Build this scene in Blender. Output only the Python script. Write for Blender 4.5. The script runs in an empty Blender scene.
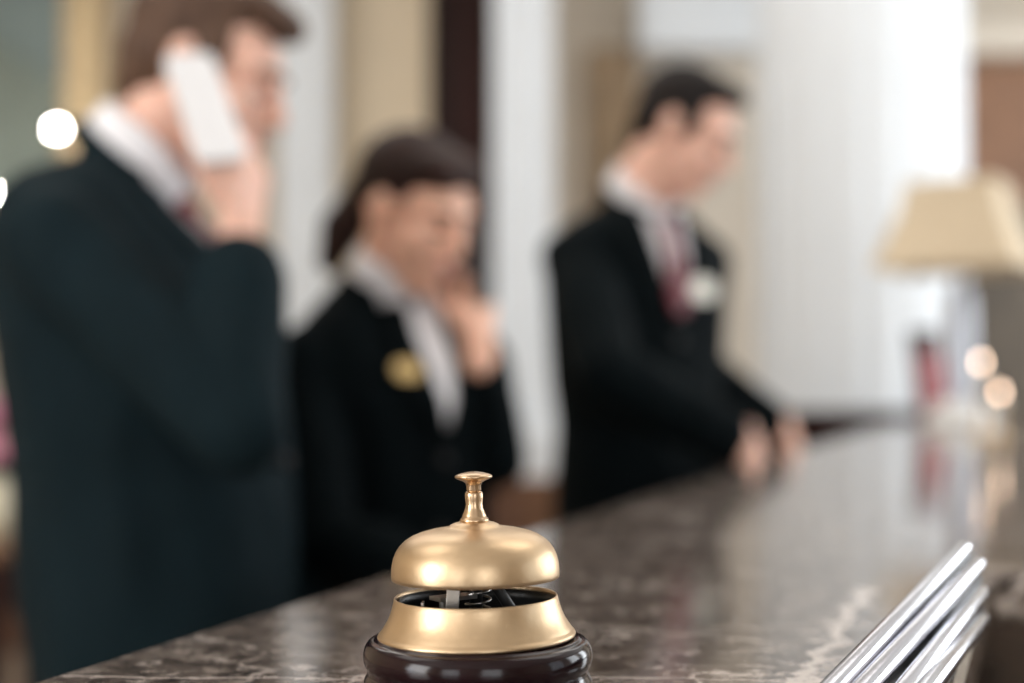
import bpy, bmesh, math, random
import numpy as np
from mathutils import Vector, Matrix, noise as mnoise
from mathutils.bvhtree import BVHTree
random.seed(7)
C = bpy.context.scene.collection
SC = bpy.context.scene
# ------------------------------------------------------------------ camera
FPX = 1422.0
PITCH = math.radians(1.55)
CAMZ = 1.225
cam_d = bpy.data.cameras.new('camera'); cam = bpy.data.objects.new('camera', cam_d); C.objects.link(cam)
cam.location = (0, 0, CAMZ); cam.rotation_euler = (math.pi/2 + PITCH, 0, 0)
cam_d.sensor_width = 36.0; cam_d.lens = 50.0; cam_d.clip_start = 0.02
cam_d.dof.use_dof = True; cam_d.dof.focus_distance = 0.553; cam_d.dof.aperture_fstop = 3.2
SC.camera = cam
# ------------------------------------------------------------------ world, exposure, lights
SC.view_settings.view_transform = 'Standard'; SC.view_settings.look = 'None'
SC.view_settings.exposure = 0.13; SC.view_settings.gamma = 1.0
SC.view_settings.use_curve_mapping = False
w = bpy.data.worlds.new('sky'); SC.world = w; w.use_nodes = True
w.node_tree.nodes['Background'].inputs[0].default_value = (0.80, 0.90, 1.0, 1)
w.node_tree.nodes['Background'].inputs[1].default_value = 1.0

def area(name, loc, target, sx, sy, power, col):
    d = bpy.data.lights.new(name, 'AREA'); d.shape = 'RECTANGLE'; d.size = sx; d.size_y = sy
    d.energy = power; d.color = col
    o = bpy.data.objects.new(name, d); C.objects.link(o); o.location = loc
    o.rotation_euler = (Vector(target) - Vector(loc)).to_track_quat('-Z', 'Y').to_euler()
    return o
for i, y in enumerate((0.2, 2.5, 4.8)):           # daylight through the three tall windows of the right wall
    area('window_daylight', (4.4, y, 1.9), (0, y, 1.7), 1.3, 2.4, (6, 54, 72)[i], (0.93, 0.97, 1.0))
for x in (-2.2, 1.2):                             # daylight through the two windows behind the camera
    area('window_daylight', (x, -3.9, 1.9), (x, 0, 1.6), 1.6, 2.4, 30, (1.0, 0.98, 0.96))
area('window_daylight', (-3.4, -1.4, 2.0), (0, -0.4, 1.5), 1.6, 2.2, 105, (1.0, 0.98, 0.96))
for x, y in ((-1.6, 1.2), (-1.6, 4.6), (1.2, 1.8), (1.2, 4.9), (-0.4, 3.2)):      # ceiling panels
    area('ceiling_glow', (x, y, 3.42), (x, y, 0), 1.5, 1.5, 15, (1.0, 0.96, 0.91))

# ------------------------------------------------------------------ helpers
def P(px, py, Y):
    """world point seen at pixel px,py at the depth Y"""
    v = (341.5-py)/FPX; u = (px-512)/FPX
    y = math.cos(PITCH) - v*math.sin(PITCH); z = math.sin(PITCH) + v*math.cos(PITCH)
    return Vector((u*Y/y, Y, CAMZ + z*Y/y))

def link(name, me, mat, parent=None, smooth=True):
    o = bpy.data.objects.new(name, me); C.objects.link(o)
    if mat is not None and not len(me.materials): me.materials.append(mat)
    if parent is not None: o.parent = parent; o.matrix_parent_inverse = parent.matrix_world.inverted() if False else Matrix.Translation(-parent.location)
    if smooth:
        for p in me.polygons: p.use_smooth = True
    return o

def obj(name, bm, mat, parent=None, smooth=False, bevel=0.0, autosm=True):
    bmesh.ops.recalc_face_normals(bm, faces=bm.faces)
    me = bpy.data.meshes.new(name); bm.to_mesh(me); bm.free()
    o = link(name, me, mat, parent, smooth)
    if bevel:
        m = o.modifiers.new('bevel', 'BEVEL'); m.width = bevel; m.segments = 3; m.limit_method = 'ANGLE'
    return o

def tag(o, label=None, cat=None, group=None, kind=None):
    if label: o['label'] = label
    if cat: o['category'] = cat
    if group: o['group'] = group
    if kind: o['kind'] = kind
    return o

def thing(name, label, cat, loc=(0, 0, 0), group=None):
    o = bpy.data.objects.new(name, None); C.objects.link(o); o.location = loc
    o.empty_display_size = 0.05
    return tag(o, label, cat, group)

def box(bm, x0, x1, y0, y1, z0, z1, M=None):
    vs = [bm.verts.new((x, y, z)) for z in (z0, z1) for x, y in ((x0, y0), (x1, y0), (x1, y1), (x0, y1))]
    for f in ((3, 2, 1, 0), (4, 5, 6, 7), (0, 1, 5, 4), (1, 2, 6, 5), (2, 3, 7, 6), (3, 0, 4, 7)):
        bm.faces.new([vs[i] for i in f])
    if M is not None: bmesh.ops.transform(bm, matrix=M, verts=vs)
    return vs

def prism(bm, pts, z0, z1):
    a = [bm.verts.new((x, y, z0)) for x, y in pts]; b = [bm.verts.new((x, y, z1)) for x, y in pts]
    n = len(pts); bm.faces.new(a[::-1]); bm.faces.new(b)
    for i in range(n): bm.faces.new((a[i], a[(i+1) % n], b[(i+1) % n], b[i]))

def lathe(bm, prof, seg=64, center=(0, 0, 0), M=None, close=False):
    rings = []; cx, cy, cz = center; new = []
    for r, z in prof:
        if r < 1e-6:
            v = bm.verts.new((cx, cy, cz+z)); rings.append([v]); new.append(v)
        else:
            rg = [bm.verts.new((cx+r*math.cos(2*math.pi*k/seg), cy+r*math.sin(2*math.pi*k/seg), cz+z)) for k in range(seg)]
            rings.append(rg); new += rg
    pairs = list(zip(rings[:-1], rings[1:]))
    if close: pairs.append((rings[-1], rings[0]))
    for a, b in pairs:
        for k in range(seg):
            k2 = (k+1) % seg
            q = [a[k % len(a)], a[k2 % len(a)], b[k2 % len(b)], b[k % len(b)]]
            u = []
            for v in q:
                if v not in u: u.append(v)
            if len(u) >= 3: bm.faces.new(u)
    if M is not None: bmesh.ops.transform(bm, matrix=M, verts=new)
    return new

def frame_of(axis):
    a = axis.normalized(); t = Vector((0, 0, 1)) if abs(a.z) < 0.9 else Vector((1, 0, 0))
    u = a.cross(t).normalized(); return a, u, a.cross(u).normalized()

def capsule(bm, p0, r0, p1, r1, seg=14, flat=None):
    """closed tapered capsule"""
    p0 = Vector(p0); p1 = Vector(p1); ax = p1-p0
    if ax.length < 1e-6: ax = Vector((0, 0, 1e-5))
    a, u, v = frame_of(ax)
    rows = []
    for k in range(0, 5): th = math.pi/2*(k/4); rows.append((p0 - a*r0*math.cos(th), r0*math.sin(th)))
    for k in range(0, 5): th = math.pi/2*(k/4); rows.append((p1 + a*r1*math.sin(th), r1*math.cos(th)))
    rings = []
    for c, r in rows:
        if r < 1e-5: rings.append([bm.verts.new(c)])
        else: rings.append([bm.verts.new(c + u*r*math.cos(2*math.pi*k/seg) + v*r*math.sin(2*math.pi*k/seg)) for k in range(seg)])
    for A, B in zip(rings[:-1], rings[1:]):
        for k in range(seg):
            q = []
            for x in (A[k % len(A)], A[(k+1) % seg % len(A)], B[(k+1) % seg % len(B)], B[k % len(B)]):
                if x not in q: q.append(x)
            if len(q) >= 3: bm.faces.new(q)

def ellipsoid(bm, M, c, r, rot=None, seg=20, rings=12):
    T = Matrix.Translation(Vector(c)) @ (rot.to_4x4() if rot else Matrix.Identity(4)) @ Matrix.Diagonal((r[0], r[1], r[2], 1))
    if M is not None: T = M @ T
    bmesh.ops.create_uvsphere(bm, u_segments=seg, v_segments=rings, radius=1.0, matrix=T)

def loft(bm, secs, yaw, seg=32, power=2.3):
    """closed loft; secs = (centre, half width, half depth) bottom to top; width axis = body's left, depth axis = forward"""
    f = Vector((math.cos(yaw), math.sin(yaw), 0)); l = Vector((-math.sin(yaw), math.cos(yaw), 0))
    rings = []
    for c, hw, hd in secs:
        rg = []
        for k in range(seg):
            t = 2*math.pi*k/seg; ct, st = math.cos(t), math.sin(t)
            cc = math.copysign(abs(ct)**(2/power), ct); ss = math.copysign(abs(st)**(2/power), st)
            rg.append(bm.verts.new(Vector(c) + f*hd*cc + l*hw*ss))
        rings.append(rg)
    for A, B in zip(rings[:-1], rings[1:]):
        for k in range(seg): bm.faces.new((A[k], A[(k+1) % seg], B[(k+1) % seg], B[k]))
    bm.faces.new(rings[0][::-1]); bm.faces.new(rings[-1])

def remeshed(name, bm, voxel, mat, parent, smooth_it=3, disp=None):
    me = bpy.data.meshes.new('tmp'); bm.to_mesh(me); bm.free()
    t = bpy.data.objects.new('tmp', me); C.objects.link(t)
    m = t.modifiers.new('r', 'REMESH'); m.mode = 'VOXEL'; m.voxel_size = voxel
    if smooth_it:
        s = t.modifiers.new('s', 'SMOOTH'); s.factor = 0.5; s.iterations = smooth_it
    dg = bpy.context.evaluated_depsgraph_get(); dg.update()
    me2 = bpy.data.meshes.new_from_object(t.evaluated_get(dg)); me2.name = name
    bpy.data.objects.remove(t); bpy.data.meshes.remove(me)
    me2.materials.clear()
    return link(name, me2, mat, parent, True)

def tube(bm, pts, r, seg=10):
    pts = [Vector(p) for p in pts]
    rings = []
    for i, p in enumerate(pts):
        d = (pts[min(i+1, len(pts)-1)] - pts[max(i-1, 0)])
        a, u, v = frame_of(d)
        rr = r[i] if isinstance(r, (list, tuple)) else r
        rings.append([bm.verts.new(p + u*rr*math.cos(2*math.pi*k/seg) + v*rr*math.sin(2*math.pi*k/seg)) for k in range(seg)])
    for A, B in zip(rings[:-1], rings[1:]):
        for k in range(seg): bm.faces.new((A[k], A[(k+1) % seg], B[(k+1) % seg], B[k]))
    bm.faces.new(rings[0][::-1]); bm.faces.new(rings[-1])

# ------------------------------------------------------------------ materials
def new_mat(name):
    m = bpy.data.materials.new(name); m.use_nodes = True
    nt = m.node_tree; b = nt.nodes['Principled BSDF']
    return m, nt, b
def mat(name, col, rough=0.5, metal=0.0, noise=0.0, scale=20.0, bump=0.0, bscale=None, col2=None, coat=0.0, sss=0.0, spec=None, stretch=None, emit=None, estr=0, trans=0.0, sheen=0.0):
    m, nt, b = new_mat(name)
    b.inputs['Base Color'].default_value = (*col, 1); b.inputs['Roughness'].default_value = rough
    b.inputs['Metallic'].default_value = metal; b.inputs['Coat Weight'].default_value = coat
    b.inputs['Coat Roughness'].default_value = 0.05
    if spec is not None: b.inputs['Specular IOR Level'].default_value = spec
    if sss: b.inputs['Subsurface Weight'].default_value = sss; b.inputs['Subsurface Radius'].default_value = (0.012, 0.005, 0.003); b.inputs['Subsurface Scale'].default_value = 1.0
    if trans: b.inputs['Transmission Weight'].default_value = trans
    if sheen: b.inputs['Sheen Weight'].default_value = sheen; b.inputs['Sheen Roughness'].default_value = 0.5
    if emit: b.inputs['Emission Color'].default_value = (*emit, 1); b.inputs['Emission Strength'].default_value = estr
    tc = nt.nodes.new('ShaderNodeTexCoord'); mp = nt.nodes.new('ShaderNodeMapping')
    nt.links.new(tc.outputs['Object'], mp.inputs[0])
    if stretch: mp.inputs['Scale'].default_value = stretch
    if noise or col2:
        n = nt.nodes.new('ShaderNodeTexNoise'); n.inputs['Scale'].default_value = scale; n.inputs['Detail'].default_value = 6
        nt.links.new(mp.outputs[0], n.inputs['Vector'])
        mx = nt.nodes.new('ShaderNodeMix'); mx.data_type = 'RGBA'
        r = nt.nodes.new('ShaderNodeValToRGB'); r.color_ramp.elements[0].position = 0.35; r.color_ramp.elements[1].position = 0.65
        nt.links.new(n.outputs['Fac'], r.inputs[0]); nt.links.new(r.outputs[0], mx.inputs[0])
        c2 = col2 or tuple(max(0, c*(1-noise)) for c in col)
        mx.inputs[6].default_value = (*col, 1); mx.inputs[7].default_value = (*c2, 1)
        nt.links.new(mx.outputs[2], b.inputs['Base Color'])
    if bump:
        n2 = nt.nodes.new('ShaderNodeTexNoise'); n2.inputs['Scale'].default_value = bscale or scale; n2.inputs['Detail'].default_value = 4
        nt.links.new(mp.outputs[0], n2.inputs['Vector'])
        bp = nt.nodes.new('ShaderNodeBump'); bp.inputs['Strength'].default_value = bump; bp.inputs['Distance'].default_value = 0.01
        nt.links.new(n2.outputs['Fac'], bp.inputs['Height']); nt.links.new(bp.outputs[0], b.inputs['Normal'])
    return m

def marble_mat():
    m, nt, b = new_mat('brown_veined_marble'); N = nt.nodes; L = nt.links
    def node(t, **k):
        n = N.new(t)
        for a, v in k.items(): setattr(n, a, v)
        return n
    def math_(op, a, bb=None, c=None):
        n = node('ShaderNodeMath', operation=op)
        for i, v in enumerate((a, bb, c)):
            if v is None: continue
            if isinstance(v, (int, float)): n.inputs[i].default_value = v
            else: L.new(v, n.inputs[i])
        return n.outputs[0]
    tc = node('ShaderNodeTexCoord')
    wn = node('ShaderNodeTexNoise'); wn.inputs['Scale'].default_value = 22; wn.inputs['Detail'].default_value = 8; wn.inputs['Roughness'].default_value = .62
    L.new(tc.outputs['Object'], wn.inputs['Vector'])
    sc = node('ShaderNodeVectorMath', operation='MULTIPLY_ADD'); L.new(wn.outputs['Color'], sc.inputs[0])
    sc.inputs[1].default_value = (0.06, 0.06, 0.06); L.new(tc.outputs['Object'], sc.inputs[2])
    mp = node('ShaderNodeMapping'); mp.inputs['Scale'].default_value = (1.0, 1.4, 1); mp.inputs['Rotation'].default_value = (0, 0, 0.35); L.new(sc.outputs[0], mp.inputs[0])
    # cloudy browns
    n1 = node('ShaderNodeTexNoise'); n1.inputs['Scale'].default_value = 62; n1.inputs['Detail'].default_value = 12; n1.inputs['Roughness'].default_value = 0.72
    L.new(mp.outputs[0], n1.inputs['Vector'])
    r1 = node('ShaderNodeValToRGB'); e = r1.color_ramp.elements
    e[0].position = 0.39; e[0].color = (0.028, 0.019, 0.016, 1); e[1].position = 0.64; e[1].color = (0.27, 0.225, 0.195, 1)
    x = e.new(0.5); x.color = (0.105, 0.080, 0.066, 1)
    L.new(n1.outputs['Fac'], r1.inputs[0])
    # fine veins
    def vein(scale, width, thr, seedoff):
        mpp = node('ShaderNodeMapping'); mpp.inputs['Location'].default_value = (seedoff, seedoff*0.7, 0); L.new(mp.outputs[0], mpp.inputs[0])
        n = node('ShaderNodeTexNoise'); n.inputs['Scale'].default_value = scale; n.inputs['Detail'].default_value = 3; n.inputs['Roughness'].default_value = 0.55
        L.new(mpp.outputs[0], n.inputs['Vector'])
        d = math_('ABSOLUTE', math_('SUBTRACT', n.outputs['Fac'], 0.5))
        v = math_('SUBTRACT', 1.0, math_('DIVIDE', d, width)); v = math_('MAXIMUM', v, 0.0)
        k = node('ShaderNodeTexNoise'); k.inputs['Scale'].default_value = scale*0.9; k.inputs['Detail'].default_value = 3
        mq = node('ShaderNodeMapping'); mq.inputs['Location'].default_value = (5+seedoff, 3, 1); L.new(mp.outputs[0], mq.inputs[0]); L.new(mq.outputs[0], k.inputs['Vector'])
        kk = math_('MULTIPLY', math_('SUBTRACT', k.outputs['Fac'], thr), 9.0)
        kk = math_('MINIMUM', math_('MAXIMUM', kk, 0.0), 1.0)
        return math_('MULTIPLY', v, kk)
    v1 = vein(5.0, 0.010, 0.46, 0.0); v2 = vein(13.0, 0.016, 0.52, 2.3); v3 = vein(55.0, 0.030, 0.50, 7.7)
    # the one broad pale vein running along the counter beside the chrome band
    sp = node('ShaderNodeSeparateXYZ'); L.new(tc.outputs['Object'], sp.inputs[0])
    nz = node('ShaderNodeTexNoise'); nz.inputs['Scale'].default_value = 42; nz.inputs['Detail'].default_value = 12; nz.inputs['Roughness'].default_value = 0.72; L.new(tc.outputs['Object'], nz.inputs['Vector'])
    cx = math_('SUBTRACT', sp.outputs[0], math_('ADD', 0.121, math_('MULTIPLY', math_('SUBTRACT', sp.outputs[1], 0.5925), 0.34)))
    cx = math_('ABSOLUTE', math_('ADD', cx, math_('MULTIPLY', math_('SUBTRACT', nz.outputs['Fac'], 0.5), 0.07)))
    wv = math_('MAXIMUM', math_('SUBTRACT', 1.0, math_('DIVIDE', cx, 0.0062)), 0.0); wv = math_('MINIMUM', math_('MULTIPLY', wv, 2.0), 1.0)
    g = math_('MULTIPLY', math_('GREATER_THAN', sp.outputs[1], 0.50), math_('LESS_THAN', sp.outputs[1], 0.86))
    g = math_('MULTIPLY', g, math_('GREATER_THAN', n1.outputs['Fac'], 0.40))
    wv = math_('MULTIPLY', wv, g)
    def thin(a, bb, x0, x1, wd):
        d = math_('SUBTRACT', sp.outputs[1], math_('ADD', a, math_('MULTIPLY', sp.outputs[0], bb)))
        d = math_('ABSOLUTE', math_('ADD', d, math_('MULTIPLY', math_('SUBTRACT', nz.outputs['Fac'], 0.5), 0.018)))
        o = math_('MAXIMUM', math_('SUBTRACT', 1.0, math_('DIVIDE', d, wd)), 0.0)
        return math_('MULTIPLY', o, math_('MULTIPLY', math_('GREATER_THAN', sp.outputs[0], x0), math_('LESS_THAN', sp.outputs[0], x1)))
    wv = math_('MAXIMUM', wv, math_('MAXIMUM', thin(.596, -.04, -.30, -.055, .0016), math_('MULTIPLY', thin(.751, -.565, .025, .125, .0030), .6)))
    wv = math_('MAXIMUM', wv, math_('MULTIPLY', thin(.606, -.10, .03, .13, .0022), .8))
    tot = math_('MAXIMUM', math_('MAXIMUM', v1, math_('MULTIPLY', v2, 0.8)), math_('MAXIMUM', math_('MULTIPLY', v3, 0.75), wv))
    # small pale flecks
    vo = node('ShaderNodeTexNoise'); vo.inputs['Scale'].default_value = 48; vo.inputs['Detail'].default_value = 2; L.new(mp.outputs[0], vo.inputs['Vector'])
    fl = math_('MINIMUM', math_('MAXIMUM', math_('MULTIPLY', math_('SUBTRACT', vo.outputs['Fac'], 0.69), 14.0), 0.0), 0.8)
    tot = math_('MAXIMUM', tot, fl)
    mx = node('ShaderNodeMix', data_type='RGBA'); L.new(tot, mx.inputs[0]); L.new(r1.outputs[0], mx.inputs[6]); mx.inputs[7].default_value = (0.70, 0.62, 0.57, 1)
    L.new(mx.outputs[2], b.inputs['Base Color'])
    b.inputs['Roughness'].default_value = 0.10; b.inputs['IOR'].default_value = 1.6; b.inputs['Specular IOR Level'].default_value = 0.6
    return m

def hair_mat(name, c1, c2):
    return mat(name, c1, 0.55, spec=.2, col2=c2, scale=30, bump=0.7, bscale=90, stretch=(1, 1, 0.25))

M_marble = marble_mat()
M_brass = mat('satin_brass', (0.66, 0.485, 0.305), 0.38, 1.0, noise=0.10, scale=60, bump=0.02, bscale=400)
M_copper = mat('worn_copper_brass', (0.62, 0.44, 0.28), 0.28, 1.0, noise=0.15, scale=120)
M_bellbase = mat('dark_lacquered_wood', (0.014, 0.004, 0.006), 0.14, 0.0, noise=0.3, scale=90, spec=.32)
M_steel = mat('nickel_steel', (0.62, 0.60, 0.57), 0.28, 1.0, noise=0.1, scale=100)
M_darksteel = mat('blackened_steel', (0.05, 0.05, 0.05), 0.4, 0.8)
M_chrome = mat('chrome', (0.52, 0.52, 0.56), 0.20, 1.0, bump=0.02, bscale=160)
M_stone = mat('dark_stone_panel', (0.020, 0.012, 0.009), 0.15, noise=0, col2=(0.11, 0.07, 0.05), scale=9, coat=0.4)
M_wood = mat('dark_mahogany', (0.030, 0.009, 0.007), 0.5, col2=(0.014, 0.005, 0.004), scale=6, stretch=(1, 1, 0.12), spec=.15)
M_woodm = mat('brown_walnut', (0.20, 0.10, 0.05), 0.4, col2=(0.12, 0.055, 0.03), scale=6, stretch=(1, 1, 0.12))
M_olive = mat('olive_brown_timber', (0.11, 0.085, 0.06), 0.5, noise=.3, scale=5)
M_creamp = mat('cream_glaze', (0.72, 0.66, 0.50), 0.3)
M_tan = mat('golden_brown_timber', (0.34, 0.23, 0.13), 0.5, noise=.3, scale=6)
M_tan2 = mat('brown_timber', (0.26, 0.13, 0.07), 0.5, noise=.3, scale=4)
M_white = mat('white_painted_plaster', (0.80, 0.84, 0.88), 0.38, noise=0.03, scale=5)
M_cream = mat('cream_wall', (0.76, 0.63, 0.46), 0.7, noise=0.08, scale=2)
M_taupe = mat('beige_wall', (0.64, 0.57, 0.48), 0.7, noise=0.06, scale=2)
M_ceil = mat('ceiling_white', (0.85, 0.84, 0.82), 0.8)
M_floor = mat('beige_stone_floor', (0.42, 0.35, 0.28), 0.15, noise=0.2, scale=3)
M_gold = mat('gilded_wood', (0.74, 0.58, 0.36), 0.4, 0.6, noise=0.3, scale=25, bump=0.3, bscale=60)
M_mirror = mat('old_mirror_glass', (0.44, 0.60, 0.68), 0.08, 1.0, noise=0.15, scale=4)
M_shade = mat('cream_lampshade_fabric', (0.68, 0.56, 0.40), 0.8, noise=0.04, scale=60, bump=0.05, bscale=400)
M_glassish = mat('pale_blue_glazed_ceramic', (0.60, 0.66, 0.78), 0.08, coat=1.0)
M_porc = mat('white_porcelain', (0.85, 0.85, 0.84), 0.15, coat=0.6)
M_bulb = mat('lit_bulb', (1, 1, 1), 0.5, emit=(1, 0.95, 0.88), estr=110)
M_glint = mat('highlight_glow', (1, 0.8, 0.5), 0.5, emit=(1, 0.70, 0.52), estr=13)  # emission imitating a peach highlight disc, used on the added candles
M_redl = mat('dark_red_leather', (0.30, 0.035, 0.04), 0.4)
M_pink = mat('pink_petals', (0.75, 0.30, 0.42), 0.6, noise=0.2, scale=30)
M_leaf = mat('dark_leaf', (0.02, 0.04, 0.02), 0.5)
M_skin1 = mat('skin', (0.92, 0.56, 0.44), 0.5, noise=0.05, scale=15, sss=0.15)
M_skin2 = mat('skin_tanned', (0.94, 0.55, 0.40), 0.5, noise=0.05, scale=15, sss=0.15)
M_lip = mat('lips', (0.55, 0.20, 0.18), 0.4)
M_eye = mat('eyeball', (0.8, 0.78, 0.76), 0.1)
M_iris = mat('dark_iris', (0.03, 0.015, 0.01), 0.1)
M_hairb = hair_mat('brown_hair', (0.13, 0.075, 0.05), (0.07, 0.04, 0.028))
M_hairf = hair_mat('auburn_dark_hair', (0.035, 0.013, 0.009), (0.012, 0.006, 0.005))
M_hairk = hair_mat('near_black_hair', (0.010, 0.005, 0.004), (0.005, 0.003, 0.003))
M_suit1 = mat('charcoal_teal_wool', (0.0060, 0.0155, 0.0205), 0.8, noise=0.25, scale=9, bump=0.5, bscale=9, spec=.10)
M_suit2 = mat('black_wool', (0.0020, 0.0048, 0.0062), 0.85, noise=0.2, scale=9, bump=0.5, bscale=9, spec=.08)
M_shirt = mat('white_cotton', (0.90, 0.90, 0.94), 0.7, bump=0.1, bscale=40)
M_tie = mat('dark_red_silk', (0.22, 0.012, 0.018), 0.4, noise=0.3, scale=80)
M_tie2 = mat('wine_red_silk', (0.20, 0.025, 0.040), 0.4, noise=0.3, scale=80)
M_phone = mat('white_plastic', (0.86, 0.86, 0.88), 0.25)
M_screen = mat('black_glass', (0.01, 0.012, 0.015), 0.05)
M_black = mat('black_plastic', (0.012, 0.012, 0.014), 0.35)
M_shoe = mat('black_shoe_leather', (0.01, 0.01, 0.01), 0.25)
M_badgeg = mat('gold_badge', (0.86, 0.62, 0.28), 0.3, 0.6)
M_badgew = mat('ivory_badge', (0.86, 0.84, 0.74), 0.4)
M_pane = mat('window_glass', (0.9, 0.95, 1.0), 0.02, trans=1.0)
M_wax = mat('glint_candle_wax', (0.85, 0.80, 0.70), 0.5)

# ------------------------------------------------------------------ the room
def struct(name, bm, m, parent=None, bevel=0.0, smooth=False):
    o = obj(name, bm, m, parent, smooth=smooth, bevel=bevel)
    if parent is None: o['kind'] = 'structure'
    return o
XL, XR, YF, YB, ZC = -3.6, 4.6, -4.1, 6.6, 3.5
bm = bmesh.new(); box(bm, XL-.1, XR+.1, YF-.1, YB+.1, -0.1, 0); struct('floor', bm, M_floor)
bm = bmesh.new(); box(bm, XL-.1, XR+.1, YF-.1, YB+.1, ZC, ZC+0.1); struct('ceiling', bm, M_ceil)
bm = bmesh.new(); box(bm, XL-.1, XR+.1, YB, YB+.1, 0, ZC); struct('wall_back', bm, M_taupe)
# side and front walls with window openings
def wall_with_openings(name, axis, at, lo, hi, ops, thick, m):
    bm = bmesh.new()
    z0, z1 = 0.7, 3.1
    def bb(a0, a1, c0, c1):
        if axis == 'x': box(bm, at, at+thick, a0, a1, c0, c1)
        else: box(bm, a0, a1, at, at+thick, c0, c1)
    cur = lo
    for a0, a1 in ops:
        bb(cur, a0, 0, ZC); bb(a0, a1, 0, z0); bb(a0, a1, z1, ZC); cur = a1
    bb(cur, hi, 0, ZC)
    struct(name, bm, m)
    for i, (a0, a1) in enumerate(ops):
        nonlocal_n[0] += 1
        bm = bmesh.new(); t = 0.06
        def fb(p0, p1, q0, q1):
            if axis == 'x': box(bm, at+.02, at+thick-.02, p0, p1, q0, q1)
            else: box(bm, p0, p1, at+.02, at+thick-.02, q0, q1)
        fb(a0, a0+t, z0, z1); fb(a1-t, a1, z0, z1); fb(a0+t, a1-t, z0, z0+t); fb(a0+t, a1-t, z1-t, z1); fb((a0+a1)/2-.025, (a0+a1)/2+.025, z0+t, z1-t)
        fb(a0+t, (a0+a1)/2-.025, 2.2, 2.25); fb((a0+a1)/2+.025, a1-t, 2.2, 2.25)
        o = struct('window_%d' % nonlocal_n[0], bm, M_white)
        bm = bmesh.new()
        if axis == 'x': box(bm, at+thick/2-.003, at+thick/2+.003, a0+t, a1-t, z0+t, z1-t)
        else: box(bm, a0+t, a1-t, at+thick/2-.003, at+thick/2+.003, z0+t, z1-t)
        obj('pane', bm, M_pane, o)
nonlocal_n = [0]
wall_with_openings('wall_right', 'x', XR-.1, YF, YB, [(-0.5, 0.9), (1.8, 3.2), (4.1, 5.5)], 0.1, M_taupe)
wall_with_openings('wall_front', 'y', YF, XL, XR-.1, [(-3.05, -1.35), (0.35, 2.05)], 0.1, M_taupe)
wall_with_openings('wall_left', 'x', XL, YF+.1, YB, [(-2.2, -0.6)], 0.1, M_cream)

# painted mouldings and panels on the back wall (depths in metres behind the counter)
def wx(px, Y): return (px-512)/FPX*Y
def panel(name, px0, px1, z0, z1, Y0, Y1, m, bevel=0.01):
    Yf = Y0
    bm = bmesh.new(); box(bm, wx(px0, Yf), wx(px1, Yf), Y0, Y1, z0, z1)
    return struct(name, bm, m, bevel=bevel)
panel('wall_panel_cream', 328, 428, 0.0, ZC-.01, 6.3, 6.6, M_cream)           # cream wall bay
panel('trim_1', 588, 640, 0.9, 2.75, 6.48, 6.6, M_tan)                        # brown pilaster strip
panel('trim_2', 962, 1200, 0.9, 2.66, 6.3, 6.6, M_tan2)                       # brown timber panelling right of the column
panel('trim_3', 640, 760, 2.72, 3.0, 6.35, 6.6, M_white)                      # pale cornice
panel('trim_4', 962, 1200, 2.66, 2.80, 6.2, 6.6, M_taupe)
panel('trim_5', 250, 1060, 0.0, 0.85, 6.05, 6.28, M_woodm)                      # brown wainscot along the back
panel('trim_6', -120, 140, 0.0, 0.75, 6.45, 6.6, M_woodm)

panel('trim_8', 962, 1200, 0.86, 1.98, 6.22, 6.3, M_olive)
# dark doorway with its leaf and handle
bm = bmesh.new(); box(bm, wx(428, 6.3), wx(492, 6.3), 6.3, 6.6, 0.0, 3.3)
d = struct('door_1', bm, M_wood, bevel=0.01)
bm = bmesh.new()
for z0, z1 in ((0.2, 1.0), (1.15, 2.1), (2.25, 3.1)): box(bm, wx(440, 6.3), wx(482, 6.3), 6.275, 6.30, z0, z1)
obj('door_panel', bm, M_wood, d, bevel=0.008)
bm = bmesh.new(); capsule(bm, (wx(436, 6.25), 6.25, 1.0), .012, (wx(436, 6.25), 6.25, 1.16), .012); box(bm, wx(436,6.25)-.006, wx(436,6.25)+.006, 6.25, 6.3, 1.07, 1.09)
obj('door_handle', bm, M_brass, d, smooth=True)
# white curtain-like pilaster between the first two clerks
def pilaster(name, px0, px1, Y, z0, z1, label, m, flutes=5, depth=.22):
    x0, x1 = wx(px0, Y), wx(px1, Y)
    bm = bmesh.new(); n = flutes*12; pts = []
    for k in range(n+1):
        t = k/n; x = x0+(x1-x0)*t; ph = (t*flutes) % 1.0
        dd = 0.0 if ph < .18 or ph > .82 else 0.022*math.sin(math.pi*(ph-.18)/.64)
        pts.append((x, Y+dd))
    pts += [(x1, Y+depth), (x0, Y+depth)]
    prism(bm, pts, z0+.22, z1-.25)
    for a, b_, e in ((z0, z0+.16, .05), (z0+.16, z0+.22, .03), (z1-.25, z1-.18, .03), (z1-.18, z1, .06)):
        box(bm, x0-e, x1+e, Y-e, Y+depth, a, b_)
    o = struct(name, bm, m)
    return o
pilaster('column_white_left', 278, 330, 6.0, 0.0, ZC, '', M_white, 3)
pilaster('column_white_middle', 494, 554, 5.4, 0.86, ZC, '', M_white, 3)
bm = bmesh.new(); box(bm, wx(484, 5.3), wx(566, 5.3), 5.3, 5.7, 0, 0.86); struct('trim_7', bm, M_woodm, bevel=.01)

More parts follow.
